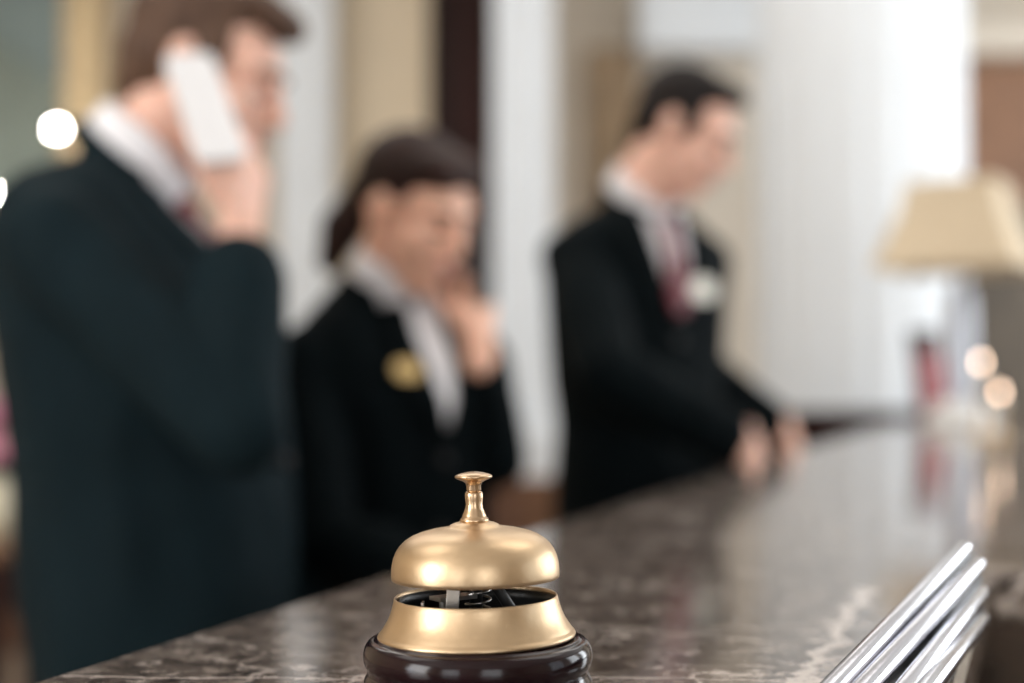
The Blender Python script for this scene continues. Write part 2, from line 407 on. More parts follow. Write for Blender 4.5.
# big round fluted column
cx, cy, cr = wx(861, 5.35), 5.35, 0.385
bm = bmesh.new(); pts = []
n = 20
for k in range(n*10):
    t = k/10.0; ph = t % 1.0; r = cr - (0 if ph < .15 or ph > .85 else .022*math.sin(math.pi*(ph-.15)/.7))
    a = 2*math.pi*t/n; pts.append((cx+r*math.cos(a), cy+r*math.sin(a)))
prism(bm, pts, 1.02, ZC-.01)
lathe(bm, [(0, 0.0), (.47, 0.0), (.47, .95), (.44, .97), (.43, 1.0), (.41, 1.02), (.40, 1.06), (0, 1.06)], 48, (cx, cy, 0))
struct('column_round', bm, M_white, smooth=False)

# dark wood partition the counter dies into
bm = bmesh.new(); box(bm, wx(575, 4.6), wx(912, 4.6), 4.58, 4.78, 0, 1.085); box(bm, wx(570, 4.6), wx(916, 4.6), 4.55, 4.81, 1.085, 1.125)
for k in range(4):
    x0 = wx(590+k*80, 4.6); box(bm, x0, x0+.2, 4.565, 4.58, .2, .95)
o = struct('wall_partition', bm, M_wood, bevel=.006)

# mirror with gilded frame on the left of the back wall
mr = thing('framed_mirror', 'large old mirror in a gilded frame on the wall behind the left clerk', 'mirror', P(-60, 60, 6.5))
x0, x1, z0, z1 = wx(-190, 6.5), wx(62, 6.5), P(0, 190, 6.5).z, 3.2
bm = bmesh.new(); box(bm, x0, x1, 6.52, 6.56, z0, z1); obj('mirror_glass', bm, M_mirror, mr)
bm = bmesh.new(); fw = .19
for a in ((x0-fw, x0, z0-fw, z1+fw*.5), (x1, x1+fw, z0-fw, z1+fw*.5), (x0, x1, z0-fw, z0), (x0, x1, z1, z1+fw*.5)):
    box(bm, a[0], a[1], 6.45, 6.60, a[2], a[3])
    box(bm, a[0]+.04, a[1]-.04, 6.42, 6.45, a[2]+.03, a[3]-.03)
obj('mirror_frame', bm, M_gold, mr, bevel=.012)

# two small globe wall lamps
def sconce(px, py, Y, label):
    p = P(px, py, Y)
    t = thing('globe_wall_lamp', label, 'lamp', p, 'globe wall lamps by the mirror')
    bm = bmesh.new(); ellipsoid(bm, None, p, (.017, .017, .017)); obj('bulb', bm, M_bulb, t, smooth=True)
    bm = bmesh.new(); tube(bm, [p+Vector((0, 0, -.017)), p+Vector((0, .01, -.07)), p+Vector((0, .06, -.11)), (p.x, 6.42 if p.x > -2.4 else 6.42, p.z-.11)], .007)
    lathe(bm, [(0, -.02), (.012, -.02), (.02, -.012), (.012, -.010), (0, -.010)], 16, tuple(p)); obj('arm', bm, M_brass, t, smooth=True)
    bm = bmesh.new(); lathe(bm, [(0, 0), (.04, 0), (.035, .015), (0, .02)], 24, (0, 0, 0), Matrix.Translation((p.x, 6.44, p.z-.11)) @ Matrix.Rotation(math.pi/2, 4, 'X')); obj('wall_plate', bm, M_brass, t, smooth=True)
sconce(57, 130, 6.2, 'small lit globe lamp beside the gilded mirror frame, above the clerk shoulder')
sconce(-8, 196, 6.2, 'small lit globe lamp at the left edge of the photo, the lower of the two')

# ------------------------------------------------------------------ the counter
HC = 1.10
inner = lambda Y: -.208 + (Y-.587)*.3635
outer = lambda Y: .178 + (Y-.5655)*.366
YE = 4.53
dv = Vector((.366, 1.0)).normalized(); nv = Vector((dv.y, -dv.x))
c0 = Vector((outer(.93), .93)); c1 = c0 + nv*.32      # here the counter widens towards the customer side
top_pts = [(inner(-.8), -.8), (outer(-.8), -.8), tuple(c0), tuple(c1), (c1.x+(YE-c1.y)*.366, YE), (inner(YE), YE)]
cnt = thing('reception_counter', 'long reception counter topped with polished brown marble veined in white', 'counter', (outer(1.0)-.15, 1.0, 0))
bm = bmesh.new(); prism(bm, top_pts, HC-.035, HC)
obj('countertop', bm, M_marble, cnt, bevel=.010)
def inset(pts, d):
    r = []; n = len(pts)
    for i in range(n):
        a, b, c = Vector(pts[i-1]), Vector(pts[i]), Vector(pts[(i+1) % n])
        n1 = Vector((-(b-a).y, (b-a).x)).normalized(); n2 = Vector((-(c-b).y, (c-b).x)).normalized()
        q = (n1+n2); q = q/(1+n1.dot(n2)); r.append(tuple(b+q*d))
    return r
bm = bmesh.new(); prism(bm, inset(top_pts, .014), .10, HC-.035)
obj('counter_body', bm, M_stone, cnt)
bm = bmesh.new(); prism(bm, inset(top_pts, .05), .0, .10); obj('plinth', bm, M_wood, cnt)
# moulded panels along the customer side
for k in range(2):
    a = Vector((outer(-.6+k*.72), -.6+k*.72)) - nv*.014; b = a + dv*.62
    bm = bmesh.new(); prism(bm, [tuple(a), tuple(a+nv*.009), tuple(b+nv*.009), tuple(b)], .2, HC-.12)
    obj('side_panel', bm, M_stone, cnt, bevel=.003)
# ribbed chrome rack standing at the outer edge: four rounded ribs rising away from the camera over a dark core
rack = thing('ribbed_rack', 'shiny chrome rack of four rounded ribs on the outer edge of the marble counter', 'rack', (.18, .62, HC))
NE = [Vector(q) for q in ((.1226, .5397, 1.1088), (.139, .5514, 1.1075), (.1574, .561, 1.1058), (.1665, .5655, 1.1050))]
FA = [Vector(q) for q in ((.2225, .700, 1.1435), (.2285, .700, 1.1355), (.2295, .700, 1.1215), (.2300, .700, 1.1085))]
NE = [n_ - (f_-n_)*.16 for n_, f_ in zip(NE, FA)]
for n_ in NE: n_.z = max(n_.z, HC+.0055)
for k in range(4):
    bm = bmesh.new(); capsule(bm, NE[k], (.0046, .0050, .0046, .0044)[k], FA[k]-(FA[k]-NE[k]).normalized()*.003, (.0034, .0042, .0044, .0040)[k], 32)
    obj('rib', bm, M_chrome, rack, smooth=True)
bm = bmesh.new()
sa = [p.copy() for p in NE] + [Vector((NE[3].x, NE[3].y, HC+.0005)), Vector((NE[0].x, NE[0].y, HC+.0005))]
sb = [p - Vector((.0, .004, .001)) for p in FA] + [Vector((.2295, .698, HC+.0005)), Vector((.2265, .708, HC+.0005))]
va_ = [bm.verts.new(p) for p in sa]; vb_ = [bm.verts.new(p) for p in sb]
for k in range(6): bm.faces.new((va_[k], va_[(k+1) % 6], vb_[(k+1) % 6], vb_[k]))
bm.faces.new(va_[::-1]); bm.faces.new(vb_)
obj('rack_core', bm, M_darksteel, rack)

# ------------------------------------------------------------------ the bell
BX, BY = P(478, 690, .561).x, .561
bell = thing('service_bell', 'satin brass push-button service bell on a round dark lacquered base', 'bell', (BX, BY, HC))
T = Matrix.Translation((BX, BY, HC))
mm = .001
def lat(name, prof, m, parent=bell, M=T, seg=96, close=False):
    bm = bmesh.new(); lathe(bm, [(r*mm, z*mm) for r, z in prof], seg, M=M, close=close)
    return obj(name, bm, m, parent, smooth=True)
def arc(cx, cz, r, a0, a1, n=8, ry=None):
    ry = ry or r
    return [(cx+r*math.cos(math.radians(a0+(a1-a0)*k/n)), cz+ry*math.sin(math.radians(a0+(a1-a0)*k/n))) for k in range(n+1)]
prof = [(0, 0), (43.0, 0), (43.8, .4)] + arc(42.4, 5.6, 2.5, -65, 62, 8, 5.0) + [(43.3, 10.6), (43.1, 11.2), (43.3, 11.9)] + arc(41.2, 17.6, 3.7, -58, 78, 12, 6.0) + [(41.0, 23.6), (40.2, 23.8), (39.9, 24.3), (39.0, 24.5), (0, 24.5)]
lat('base', prof, M_bellbase)
TT = Matrix.Translation((BX, BY, HC)) @ Matrix.Rotation(math.radians(-1.2), 4, 'Y') 
ring = [(37.9, 24.4), (38.6, 24.7), (38.9, 25.5), (38.5, 26.3), (37.8, 26.7), (37.4, 27.5), (36.4, 29.0), (35.0, 31.2), (33.9, 33.6), (33.0, 36.2), (32.4, 38.6), (32.1, 40.0), (31.8, 40.4), (31.4, 40.2), (31.3, 39.0), (32.2, 35.4), (34, 31.0), (36, 26.8), (36.6, 24.4)]
lat('lower_ring', ring, M_brass, M=TT, close=True)
dome = [(32.6, 47.3), (32.95, 47.6), (33.05, 49), (33.0, 51), (32.75, 53.2), (32.2, 55.6), (31.2, 58.0), (29.7, 60.3), (27.6, 62.3), (25.0, 63.9), (21.8, 65.2), (18, 66.2), (14, 66.9), (11, 67.3), (10.2, 67.6), (9.4, 68.3), (8.0, 68.9), (6.5, 69.3), (5.0, 69.5), (0, 69.5),
        (0, 68), (14, 65.8), (22, 63.9), (27, 61.0), (30.3, 57), (31.6, 52), (32.1, 47.5)]
g = lat('gong', dome, M_brass, M=TT)
lat('plunger_collar', [(0, 69.0), (5.6, 69.2), (5.7, 70.0), (5.4, 70.7), (4.9, 71.0), (4.7, 71.8), (4.2, 73.0), (3.6, 74.5), (3.3, 76.2), (3.5, 78), (3.6, 79.4), (3.5, 80.5), (3.1, 81.2), (0, 81.4)], M_copper, M=TT, seg=48)
lat('push_button', [(0, 80.5), (2.6, 80.8), (2.9, 82.0), (2.9, 83.5), (3.3, 84.6), (4.6, 85.4), (6.2, 86.0), (7.2, 86.5), (7.45, 87.0), (7.2, 87.5), (6.2, 88.0), (4, 88.6), (1.8, 88.95), (0, 89.05)], M_copper, M=TT, seg=56)
# striker works seen through the gap
ins = thing('tmp', '', '')
bpy.data.objects.remove(ins)
lat('inner_plate', [(0, 24.6), (35.6, 24.6), (35.0, 26.0), (33.0, 31), (31.6, 35.6), (30.9, 39.0), (30.5, 39.0), (31.2, 35), (32.6, 30.5), (34.2, 26.2), (0, 26.0)], M_darksteel)
lat('centre_post', [(0, 22), (2.6, 22), (2.6, 67.4), (0, 67.4)], M_darksteel, M=TT, seg=24)
bm = bmesh.new()
R = lambda a: Matrix.Rotation(math.radians(a), 4, 'Z')
def bx(x0, x1, y0, y1, z0, z1, M): box(bm, x0*mm, x1*mm, y0*mm, y1*mm, z0*mm, z1*mm, T @ M)
bx(-17, -3, -22, -16, 22.2, 23.4, R(0)); bx(-14.5, -9.5, -21, -19.6, 23.4, 45, R(0) @ Matrix.Rotation(math.radians(4), 4, 'Y')); bx(-21, -20, -22, -17, 23.4, 41, R(0)); bx(-21, -9, -22, -17, 32.5, 34, R(0))
obj('striker_bracket', bm, M_steel, bell, bevel=.0003)
bm = bmesh.new(); pts = []
for k in range(15):
    t = k/14; pts.append(T @ Vector(((5+20*t)*mm, (-14+6*t)*mm, (50-22*math.sin(t*math.pi/2))*mm)))
tube(bm, pts, [.0022]*14+[.0016], 10); obj('striker_arm', bm, M_darksteel, bell, smooth=True)
bm = bmesh.new(); ellipsoid(bm, T, (26*mm, -8*mm, 28*mm), (.004, .004, .003)); obj('striker_head', bm, M_steel, bell, smooth=True)
bm = bmesh.new(); pts = []
for k in range(90):
    t = k/89; a = t*math.pi*2*6; pts.append(T @ Vector((5.0*math.cos(a)*mm, 5.0*math.sin(a)*mm, (23+24*t)*mm)))
tube(bm, pts, .0005, 6); obj('return_spring', bm, M_steel, bell, smooth=True)
bm = bmesh.new(); M2 = T @ R(35)
box(bm, -.020, -.003, -.004, .004, .040, .0415, M2); box(bm, .003, .016, -.004, .004, .043, .0445, M2); tube(bm, [M2 @ Vector((-.016, .0, .0225)), M2 @ Vector((-.016, 0, .041))], .0018, 10)
obj('striker_lever', bm, M_steel, bell)

# ------------------------------------------------------------------ people
def head_matrix(c, yaw, pitch, roll=0):
    # local x forward, y left, z up ; pitch > 0 looks down
    return Matrix.Translation(c) @ Matrix.Rotation(yaw, 4, 'Z') @ Matrix.Rotation(pitch, 4, 'Y') @ Matrix.Rotation(roll, 4, 'X')

def head_parts(bm, H, s=1.0, fem=False):
    D = Matrix.Diagonal((s, s, s, 1)); M = H @ D
    e = lambda c, r, rot=None: ellipsoid(bm, M, c, r, rot)
    def cp(a, ra, b, rb): capsule(bm, M @ Vector(a), ra*s, M @ Vector(b), rb*s)
    e((-.014, 0, .038), (.092, .074, .080))
    e((.030, 0, -.030), (.056, .057, .078))
    e((.052, 0, .030), (.034, .058, .040))
    jw = .046 if fem else .052
    for q in (1, -1):
        cp((-.004, q*jw, -.045), .017, (.050, q*.020, -.094), .016)
        cp((-.010, q*.055, -.005), .018, (-.004, q*jw, -.045), .016)
        cp((.066, q*.046, .024), .011, (.082, q*.014, .026), .011)           # brow
        e((.056, q*.036, -.024), (.026, .023, .022))                          # cheekbone
        e((-.006, q*.077, -.004), (.019, .007, .031), Matrix.Rotation(math.radians(-8), 3, 'Y'))      # ear
        cp((-.012, q*.083, .014), .005, (-.020, q*.086, -.004), .005); cp((.002, q*.080, -.028), .006, (-.004, q*.080, -.026), .006)
        e((.093, q*.012, -.028), (.010, .008, .007))                          # nostril wing
    e((.060, 0, -.098), (.020, .022, .016))                                   # chin
    cp((.084, 0, .018), .008, (.106, 0, -.020), .0105); e((.104, 0, -.025), (.011, .010, .009))
    cp((.080, -.016, -.055), .012, (.080, .016, -.055), .012)                  # mouth mound
    cp((.074, -.014, -.076), .010, (.074, .014, -.076), .010)

def face_bits(parent, H, s, m_hair, fem=False):
    M = H @ Matrix.Diagonal((s, s, s, 1))
    for q in (1, -1):
        bm = bmesh.new(); ellipsoid(bm, M, (.0705, q*.031, .001), (.0125, .0125, .0115)); o = obj('eye', bm, M_eye, parent, smooth=True)
        bm = bmesh.new(); ellipsoid(bm, M, (.0800, q*.0315, -.0015), (.0036, .0056, .0056)); obj('iris', bm, M_iris, o, smooth=True)
        bm = bmesh.new(); capsule(bm, M @ Vector((.074, q*.048, .026)), .0040*s, M @ Vector((.091, q*.018, .029)), .0055*s); obj('eyebrow', bm, m_hair, parent, smooth=True)
        bm = bmesh.new(); ellipsoid(bm, M, (.0715, q*.031, .0045), (.0140, .0140, .0100)); o = obj('eyelid', bm, M_skin2 if fem else M_skin1, parent, smooth=True)
        bm = bmesh.new(); capsule(bm, M @ Vector((.0775, q*.042, -.003)), .002*s, M @ Vector((.0855, q*.030, -.0035)), .0026*s); capsule(bm, M @ Vector((.0855, q*.030, -.0035)), .0026*s, M @ Vector((.083, q*.021, -.003)), .002*s); obj('eyelashes', bm, m_hair, o, smooth=True)
    bm = bmesh.new(); capsule(bm, M @ Vector((.082, -.020, -.052)), .0045*s, M @ Vector((.0935, 0, -.050)), .0055*s); capsule(bm, M @ Vector((.0935, 0, -.050)), .0055*s, M @ Vector((.082, .020, -.052)), .0045*s)
    capsule(bm, M @ Vector((.081, -.016, -.060)), .005*s, M @ Vector((.091, 0, -.061)), .006*s); capsule(bm, M @ Vector((.091, 0, -.061)), .006*s, M @ Vector((.081, .016, -.060)), .005*s)
    obj('lips', bm, M_lip, parent, smooth=True)

def hand_parts(bm, wrist, d, n, s, curls, thumb=.4, sc=1.0, spread=0.0):
    """d along the palm, n palm normal (fingers curl to it), s towards the thumb"""
    d = d.normalized(); n = (n - d*n.dot(d)).normalized(); s_ = d.cross(n)
    s = s_ if s_.dot(s) > 0 else -s_
    offs = (.030, .010, -.010, -.028); lens = (.074, .082, .076, .060)
    capsule(bm, wrist - d*.03, .026*sc, wrist + d*.01, .024*sc)
    for i in range(4):
        a = wrist + s*offs[i]*.55*sc + d*.012; b = wrist + s*offs[i]*sc + d*(.088-abs(offs[i]-.008)*.25)*sc
        capsule(bm, a, .0150*sc, b, .0122*sc)
        ang = 0; p = b; dd = (d + s*spread*offs[i]*20).normalized()
        ax = dd.cross(n)
        for j, (fr, r0, r1) in enumerate(((.46, .0105, .0095), (.30, .0095, .0085), (.24, .0085, .0072))):
            ang += curls[i][j] if isinstance(curls[i], (list, tuple)) else curls[i]
            v = dd*math.cos(ang) + n*math.sin(ang)
            q = p + v*lens[i]*fr*sc; capsule(bm, p, r0*sc, q, r1*sc, 12); p = q
    capsule(bm, wrist + d*.015 + s*.012, .016*sc, wrist + d*.045*sc + s*.030*sc + n*.006, .0145*sc)
    p = wrist + d*.038*sc + s*.034*sc + n*.008
    for j, (ln, r0, r1) in enumerate(((.036, .0135, .0115), (.032, .0115, .0095), (.022, .0095, .0080))):
        v = (d*(.75+.2*j) + s*(.65-.28*j) + n*thumb*(.6+.5*j)).normalized(); q = p+v*ln*sc; capsule(bm, p, r0*sc, q, r1*sc, 12); p = q

def build_patch(jk_bvh, origin, yaw, rows, off, thick, nx=8, sub=6):
    """patch on the front of a jacket. rows: (z, uLeft, uRight) ; u along the body's left"""
    f = Vector((math.cos(yaw), math.sin(yaw), 0)); l = Vector((-math.sin(yaw), math.cos(yaw), 0))
    R_ = []
    for a, b in zip(rows[:-1], rows[1:]):
        for k in range(sub): t = k/sub; R_.append(tuple(a[i]*(1-t)+b[i]*t for i in range(3)))
    R_.append(rows[-1])
    bm = bmesh.new(); G = []; last = None
    for z, u0, u1 in R_:
        row = []
        for k in range(nx+1):
            u = u0+(u1-u0)*k/nx
            o = Vector((origin.x, origin.y, 0)) + l*u + Vector((0, 0, z)) + f*.6
            hit = jk_bvh.ray_cast(o, -f, 1.0)[0]
            if hit is None: hit = last if last is not None else o - f*.5
            last = hit
            row.append(hit)
        G.append(row)
    F = [[bm.verts.new(p + f*(off)) for p in r] for r in G]; B = [[bm.verts.new(p + f*(off-thick)) for p in r] for r in G]
    nr = len(G)
    for i in range(nr-1):
        for k in range(nx):
            bm.faces.new((F[i][k], F[i][k+1], F[i+1][k+1], F[i+1][k])); bm.faces.new((B[i][k], B[i+1][k], B[i+1][k+1], B[i][k+1]))
        bm.faces.new((F[i][0], F[i+1][0], B[i+1][0], B[i][0])); bm.faces.new((F[i][nx], B[i][nx], B[i+1][nx], F[i+1][nx]))
    for i in (0, nr-1):
        for k in range(nx): bm.faces.new((F[i][k], F[i][k+1], B[i][k+1], B[i][k]))
    return bm

def collar_ring(c, axis, r, h, flare=1.12, thick=.006, front=None, gap=0.5, drop=.0):
    """stand-and-fall collar: an open ring round the neck, gap (rad) at the front"""
    a = axis.normalized(); fr = (front - a*front.dot(a)).normalized(); l = a.cross(fr)
    bm = bmesh.new(); n = 40; prof = [(r*.98, -h*.1), (r*.97, h*.9), (r*1.02, h*1.05), (r*1.09, h*.9), (r*flare*1.04, -.25*h), (r*flare*.98, -.3*h)]
    G = []
    for k in range(n+1):
        t = gap/2 + (2*math.pi-gap)*k/n; e = fr*math.cos(t)+l*math.sin(t)
        dip = max(0, math.cos(t))**2*drop
        G.append([bm.verts.new(c + e*pr + a*(pz - dip - (dip*1.6 if i >= 4 else 0))) for i, (pr, pz) in enumerate(prof)])
    m_ = len(prof)
    for A, B in zip(G[:-1], G[1:]):
        for i in range(m_): bm.faces.new((A[i], A[(i+1) % m_], B[(i+1) % m_], B[i]))
    bm.faces.new(G[0]); bm.faces.new(G[-1][::-1])
    return bm

def person(label, base, yaw, torso, neck, head, arms, skin, suit, hairm, hairfn, shirt_rows, tie=None, tiem=None, lapels=None, badge=None, s_head=1.0, fem=False, collar=None, voxel=.0055, legw=1.0):
    f = Vector((math.cos(yaw), math.sin(yaw), 0)); l = Vector((-math.sin(yaw), math.cos(yaw), 0))
    root = thing('person', label, 'person', (base[0], base[1], 0))
    H = head_matrix(*head)
    hipz = torso[0][0].z; hc = torso[0][0]
    # ---- body
    bm = bmesh.new()
    head_parts(bm, H, s_head, fem)
    nb = neck
    nr = .046 if fem else .056
    capsule(bm, nb, nr*1.15, H @ Vector((-.022, 0, -.040)), nr)
    loft(bm, [(c, hw*.8, hd*.8) for c, hw, hd in torso], yaw)
    capsule(bm, torso[-1][0], .05, nb, .055)
    for side, (sh, el, wr, hd_, hn, hs, curls, th) in arms.items():
        capsule(bm, sh, .05, el, .038); capsule(bm, el, .038, wr, .026)
        hand_parts(bm, wr, hd_, hn, hs, curls, th, .93 if fem else 1.0)
    for q in (1, -1):
        hip = Vector((base[0], base[1], hipz)) + l*q*.085; kn = Vector((base[0], base[1], .48)) + l*q*.10 + f*.01; an = Vector((base[0], base[1], .08)) + l*q*.11 - f*.02
        capsule(bm, hip + Vector((hc.x-base[0], hc.y-base[1], 0)), .075, kn, .050); capsule(bm, kn, .05, an, .035); capsule(bm, an, .035, an+f*.16-Vector((0, 0, .04)), .028)
    body = remeshed('body', bm, voxel, skin, root, 3)
    face_bits(root, H, s_head, hairm, fem)
    # ---- hair
    bm = bmesh.new(); hairfn(bm, H @ Matrix.Diagonal((s_head, s_head, s_head, 1)), H); remeshed('hair', bm, .005, hairm, root, 2)
    # ---- jacket
    bm = bmesh.new()
    loft(bm, torso, yaw)
    for side, (sh, el, wr, hd_, hn, hs, curls, th) in arms.items():
        r0, r1, r2 = (.056, .050, .040) if fem else (.066, .060, .052)
        capsule(bm, sh, r0, el, r1); w2 = wr - (wr-el).normalized()*.050*1.0; capsule(bm, el, r1, w2, r2)
    ca, cc, cr_ = collar                       # axis, centre, radius
    fr = (f - ca*f.dot(ca)).normalized(); ll = ca.cross(fr)
    prev = None
    for k in range(15):
        t = math.radians(60+240*k/14); p = cc - ca*.012 + (fr*math.cos(t)+ll*math.sin(t))*cr_*1.10
        if prev: capsule(bm, prev, .016, p, .016)
        prev = p
    jk = remeshed('jacket', bm, .007, suit, root, 4)
    # cloth folds as real relief
    for v, nn in [(v, v.normal.copy()) for v in jk.data.vertices]:
        q = v.co
        v.co = q + nn*(.0065*mnoise.noise(Vector((q.x*9, q.y*9, q.z*7))) + .0075*(1-abs(mnoise.noise(Vector((q.x*11+3, q.y*11, q.z*5+q.x*6))))*2.2)*.6 - .002)
    bm = bmesh.new(); loft(bm, torso, yaw); tmp = remeshed('tmp', bm, .008, suit, None, 3)
    bv = BVHTree.FromPolygons([v.co.copy() for v in tmp.data.vertices], [p.vertices[:] for p in tmp.data.polygons]); bpy.data.objects.remove(tmp)
    org = torso[-3][0]
    # cuffs
    for side, (sh, el, wr, hd_, hn, hs, curls, th) in arms.items():
        bm = bmesh.new(); a = (wr-el).normalized(); capsule(bm, wr - a*.07, .030 if fem else .033, wr - a*.038, .031 if fem else .035, 24); obj('shirt_cuff', bm, M_shirt, root, smooth=True)
    # ---- shirt
    obj('shirt_collar', collar_ring(cc, ca, cr_, .040, front=f, gap=.35, drop=.02), M_shirt, root, smooth=True)
    obj('shirt_front', build_patch(bv, org, yaw, shirt_rows, .004, .012), M_shirt, root, smooth=True)
    if lapels:
        for rows in lapels: obj('lapel', build_patch(bv, org, yaw, rows, .009, .010, nx=4), suit, root, smooth=True)
    if tie: obj('tie', build_patch(bv, org, yaw, tie, .014, .012, nx=4), tiem, root, smooth=True)
    if tie:
        bm = bmesh.new(); kp = cc + fr*cr_*1.24 - ca*.030
        capsule(bm, kp + ca*.012, .019, kp - ca*.022 + f*.004, .014); capsule(bm, kp - ca*.022, .014, kp - ca*.07 + f*.006, .018)
        obj('tie_knot', bm, tiem, root, smooth=True)
    if badge:
        z, u, bw, bh, bmtl = badge
        obj('name_badge', build_patch(bv, org, yaw, [(z+bh, u-bw*.6, u+bw*.6), (z+bh*.5, u-bw, u+bw), (z-bh*.5, u-bw, u+bw), (z-bh, u-bw*.6, u+bw*.6)], .014, .004, nx=6, sub=2), bmtl, root, smooth=False)
    zb = shirt_rows[-1][0]
    for k in range(2):
        bm = bmesh.new(); o_ = Vector((org.x, org.y, 0)) + Vector((0, 0, zb-.03-.11*k)) + f*.6
        h = bv.ray_cast(o_, -f, 1.0)[0] or (o_-f*.45)
        ellipsoid(bm, None, h+f*.002, (.010, .010, .010)); obj('button', bm, M_black, root, smooth=True)
    # ---- trousers and shoes
    bm = bmesh.new()
    for q in (1, -1):
        hip = hc + l*q*.08; kn = Vector((base[0], base[1], .48)) + l*q*.10 + f*.01; an = Vector((base[0], base[1], .12)) + l*q*.11 - f*.02
        capsule(bm, hip, .105*legw, kn, .078*legw); capsule(bm, kn, .078*legw, an, .062*legw)
    remeshed('trousers', bm, .011, suit, root, 3)
    for q in (1, -1):
        an = Vector((base[0], base[1], .0)) + l*q*.11
        bm = bmesh.new(); capsule(bm, an - f*.05 + Vector((0, 0, .045)), .044, an + f*.13 + Vector((0, 0, .036)), .036); capsule(bm, an-f*.04+Vector((0, 0, .045)), .044, an-f*.02+Vector((0, 0, .10)), .045)
        remeshed('shoe', bm, .008, M_shoe, root, 2)
    return root, H, bv

rad = math.radians
def hair_short(bm, M, H, quiff=.02, nape=-.03):
    ellipsoid(bm, M, (-.024, 0, .050), (.092, .079, .080))
    ellipsoid(bm, M, (-.050, 0, .010), (.062, .073, .066))
    ellipsoid(bm, M, (-.072, 0, nape), (.030, .050, .040))
    ellipsoid(bm, M, (.034, 0, .098), (.050, .056, .026))
    for q in (1, -1): ellipsoid(bm, M, (.016, q*.066, .028), (.024, .011, .034))
def hair_man1(bm, M, H):
    hair_short(bm, M, H); ellipsoid(bm, M, (.060, .0, .092), (.040, .048, .024)); ellipsoid(bm, M, (.082, -.01, .088), (.020, .040, .018))
def hair_fem(bm, M, H):
    ellipsoid(bm, M, (-.026, 0, .046), (.096, .081, .083))
    ellipsoid(bm, M, (.026, .016, .086), (.058, .060, .032))
    ellipsoid(bm, M, (.034, -.026, .078), (.048, .046, .034))
    ellipsoid(bm, M, (-.085, 0, .0), (.045, .055, .055))
    capsule(bm, M @ Vector((-.105, 0, -.01)), .032, M @ Vector((-.122, -.01, -.07)), .036)
    capsule(bm, M @ Vector((-.122, -.01, -.07)), .036, M @ Vector((-.125, -.01, -.125)), .022)

V = Vector
# ---------- clerk 1 (left, phone at his ear)
y1 = rad(-6); f1 = V((math.cos(y1), math.sin(y1), 0)); l1 = V((-math.sin(y1), math.cos(y1), 0))
Yc = 1.82
tor = [(P(172, 700, Yc), .185, .160), (P(168, 640, Yc), .190, .166), (P(164, 560, Yc), .190, .168), (P(158, 470, Yc), .188, .166), (P(148, 380, Yc), .205, .168),
       (P(136, 300, Yc), .215, .162), (P(116, 246, Yc), .215, .132), (P(103, 208, Yc), .195, .098), (P(104, 186, Yc), .150, .078), (P(112, 170, Yc), .090, .066)]
hc1 = P(205, 77, 1.80)
cax = (f1*math.sin(rad(36)) + V((0, 0, 1))*math.cos(rad(36)))
shR = tor[6][0] - l1*.185 + V((0, 0, -.01)); shL = tor[6][0] + l1*.185 + V((0, 0, -.01))
elR = P(240, 420, 1.56); wrR = P(240, 234, 1.63)
hdir = (P(250, 110, 1.66)-wrR)
armsm1 = {'R': (shR, elR, wrR, hdir, V((-.8, .45, .1)), V((-.5, -.8, .1)), ((.35, .35, .2), (.3, .35, .25), (.35, .4, .3), (.5, .6, .4)), .25),
          'L': (shL, shL + V((.08, .03, -.28)), shL + V((.20, -.03, -.50)), V((.3, -.1, -.9)), V((0, -1, 0)), V((1, 0, 0)), (.3, .35, .4, .45), .2)}
zc = tor[6][0].z
rowsV = lambda ztop, zbot, w: [(ztop, -w, w), (ztop-(ztop-zbot)*.35, -w*.85, w*.85), (ztop-(ztop-zbot)*.75, -w*.38, w*.38), (zbot, -.003, .003)]
def lap(ztop, zbot, w, q):
    r = [(ztop, w*.9, w*1.7), (ztop-(ztop-zbot)*.25, w*.85, w*2.0), (ztop-(ztop-zbot)*.45, w*.70, w*1.9), (ztop-(ztop-zbot)*.75, w*.32, w*1.25), (zbot, -.002, .012)]
    return [(a, b, c) for a, b, c in r] if q > 0 else [(a, -c, -b) for a, b, c in r]
zt = tor[8][0].z - .01; zb = P(0, 350, 1.8).z
tierow = lambda zt, zb: [(zt, -.018, .018), (zt-.035, -.012, .012), (zt-.05, -.013, .013), (zb+.03, -.024, .024), (zb, -.012, .012)]
m1, H1, bv1 = person('person in a charcoal suit and dark red tie pressing a white phone to the ear', (tor[0][0].x, Yc), y1, tor, P(122, 190, Yc), (hc1, rad(-4), rad(20)), armsm1,
    M_skin1, M_suit1, M_hairb, hair_man1, rowsV(zt, zb, .055), tierow(zt, zb+.02), M_tie, [lap(zt+.01, zb, .055, 1), lap(zt+.01, zb, .055, -1)],
    None, 1.04, False, (cax, P(140, 160, 1.81), .070))
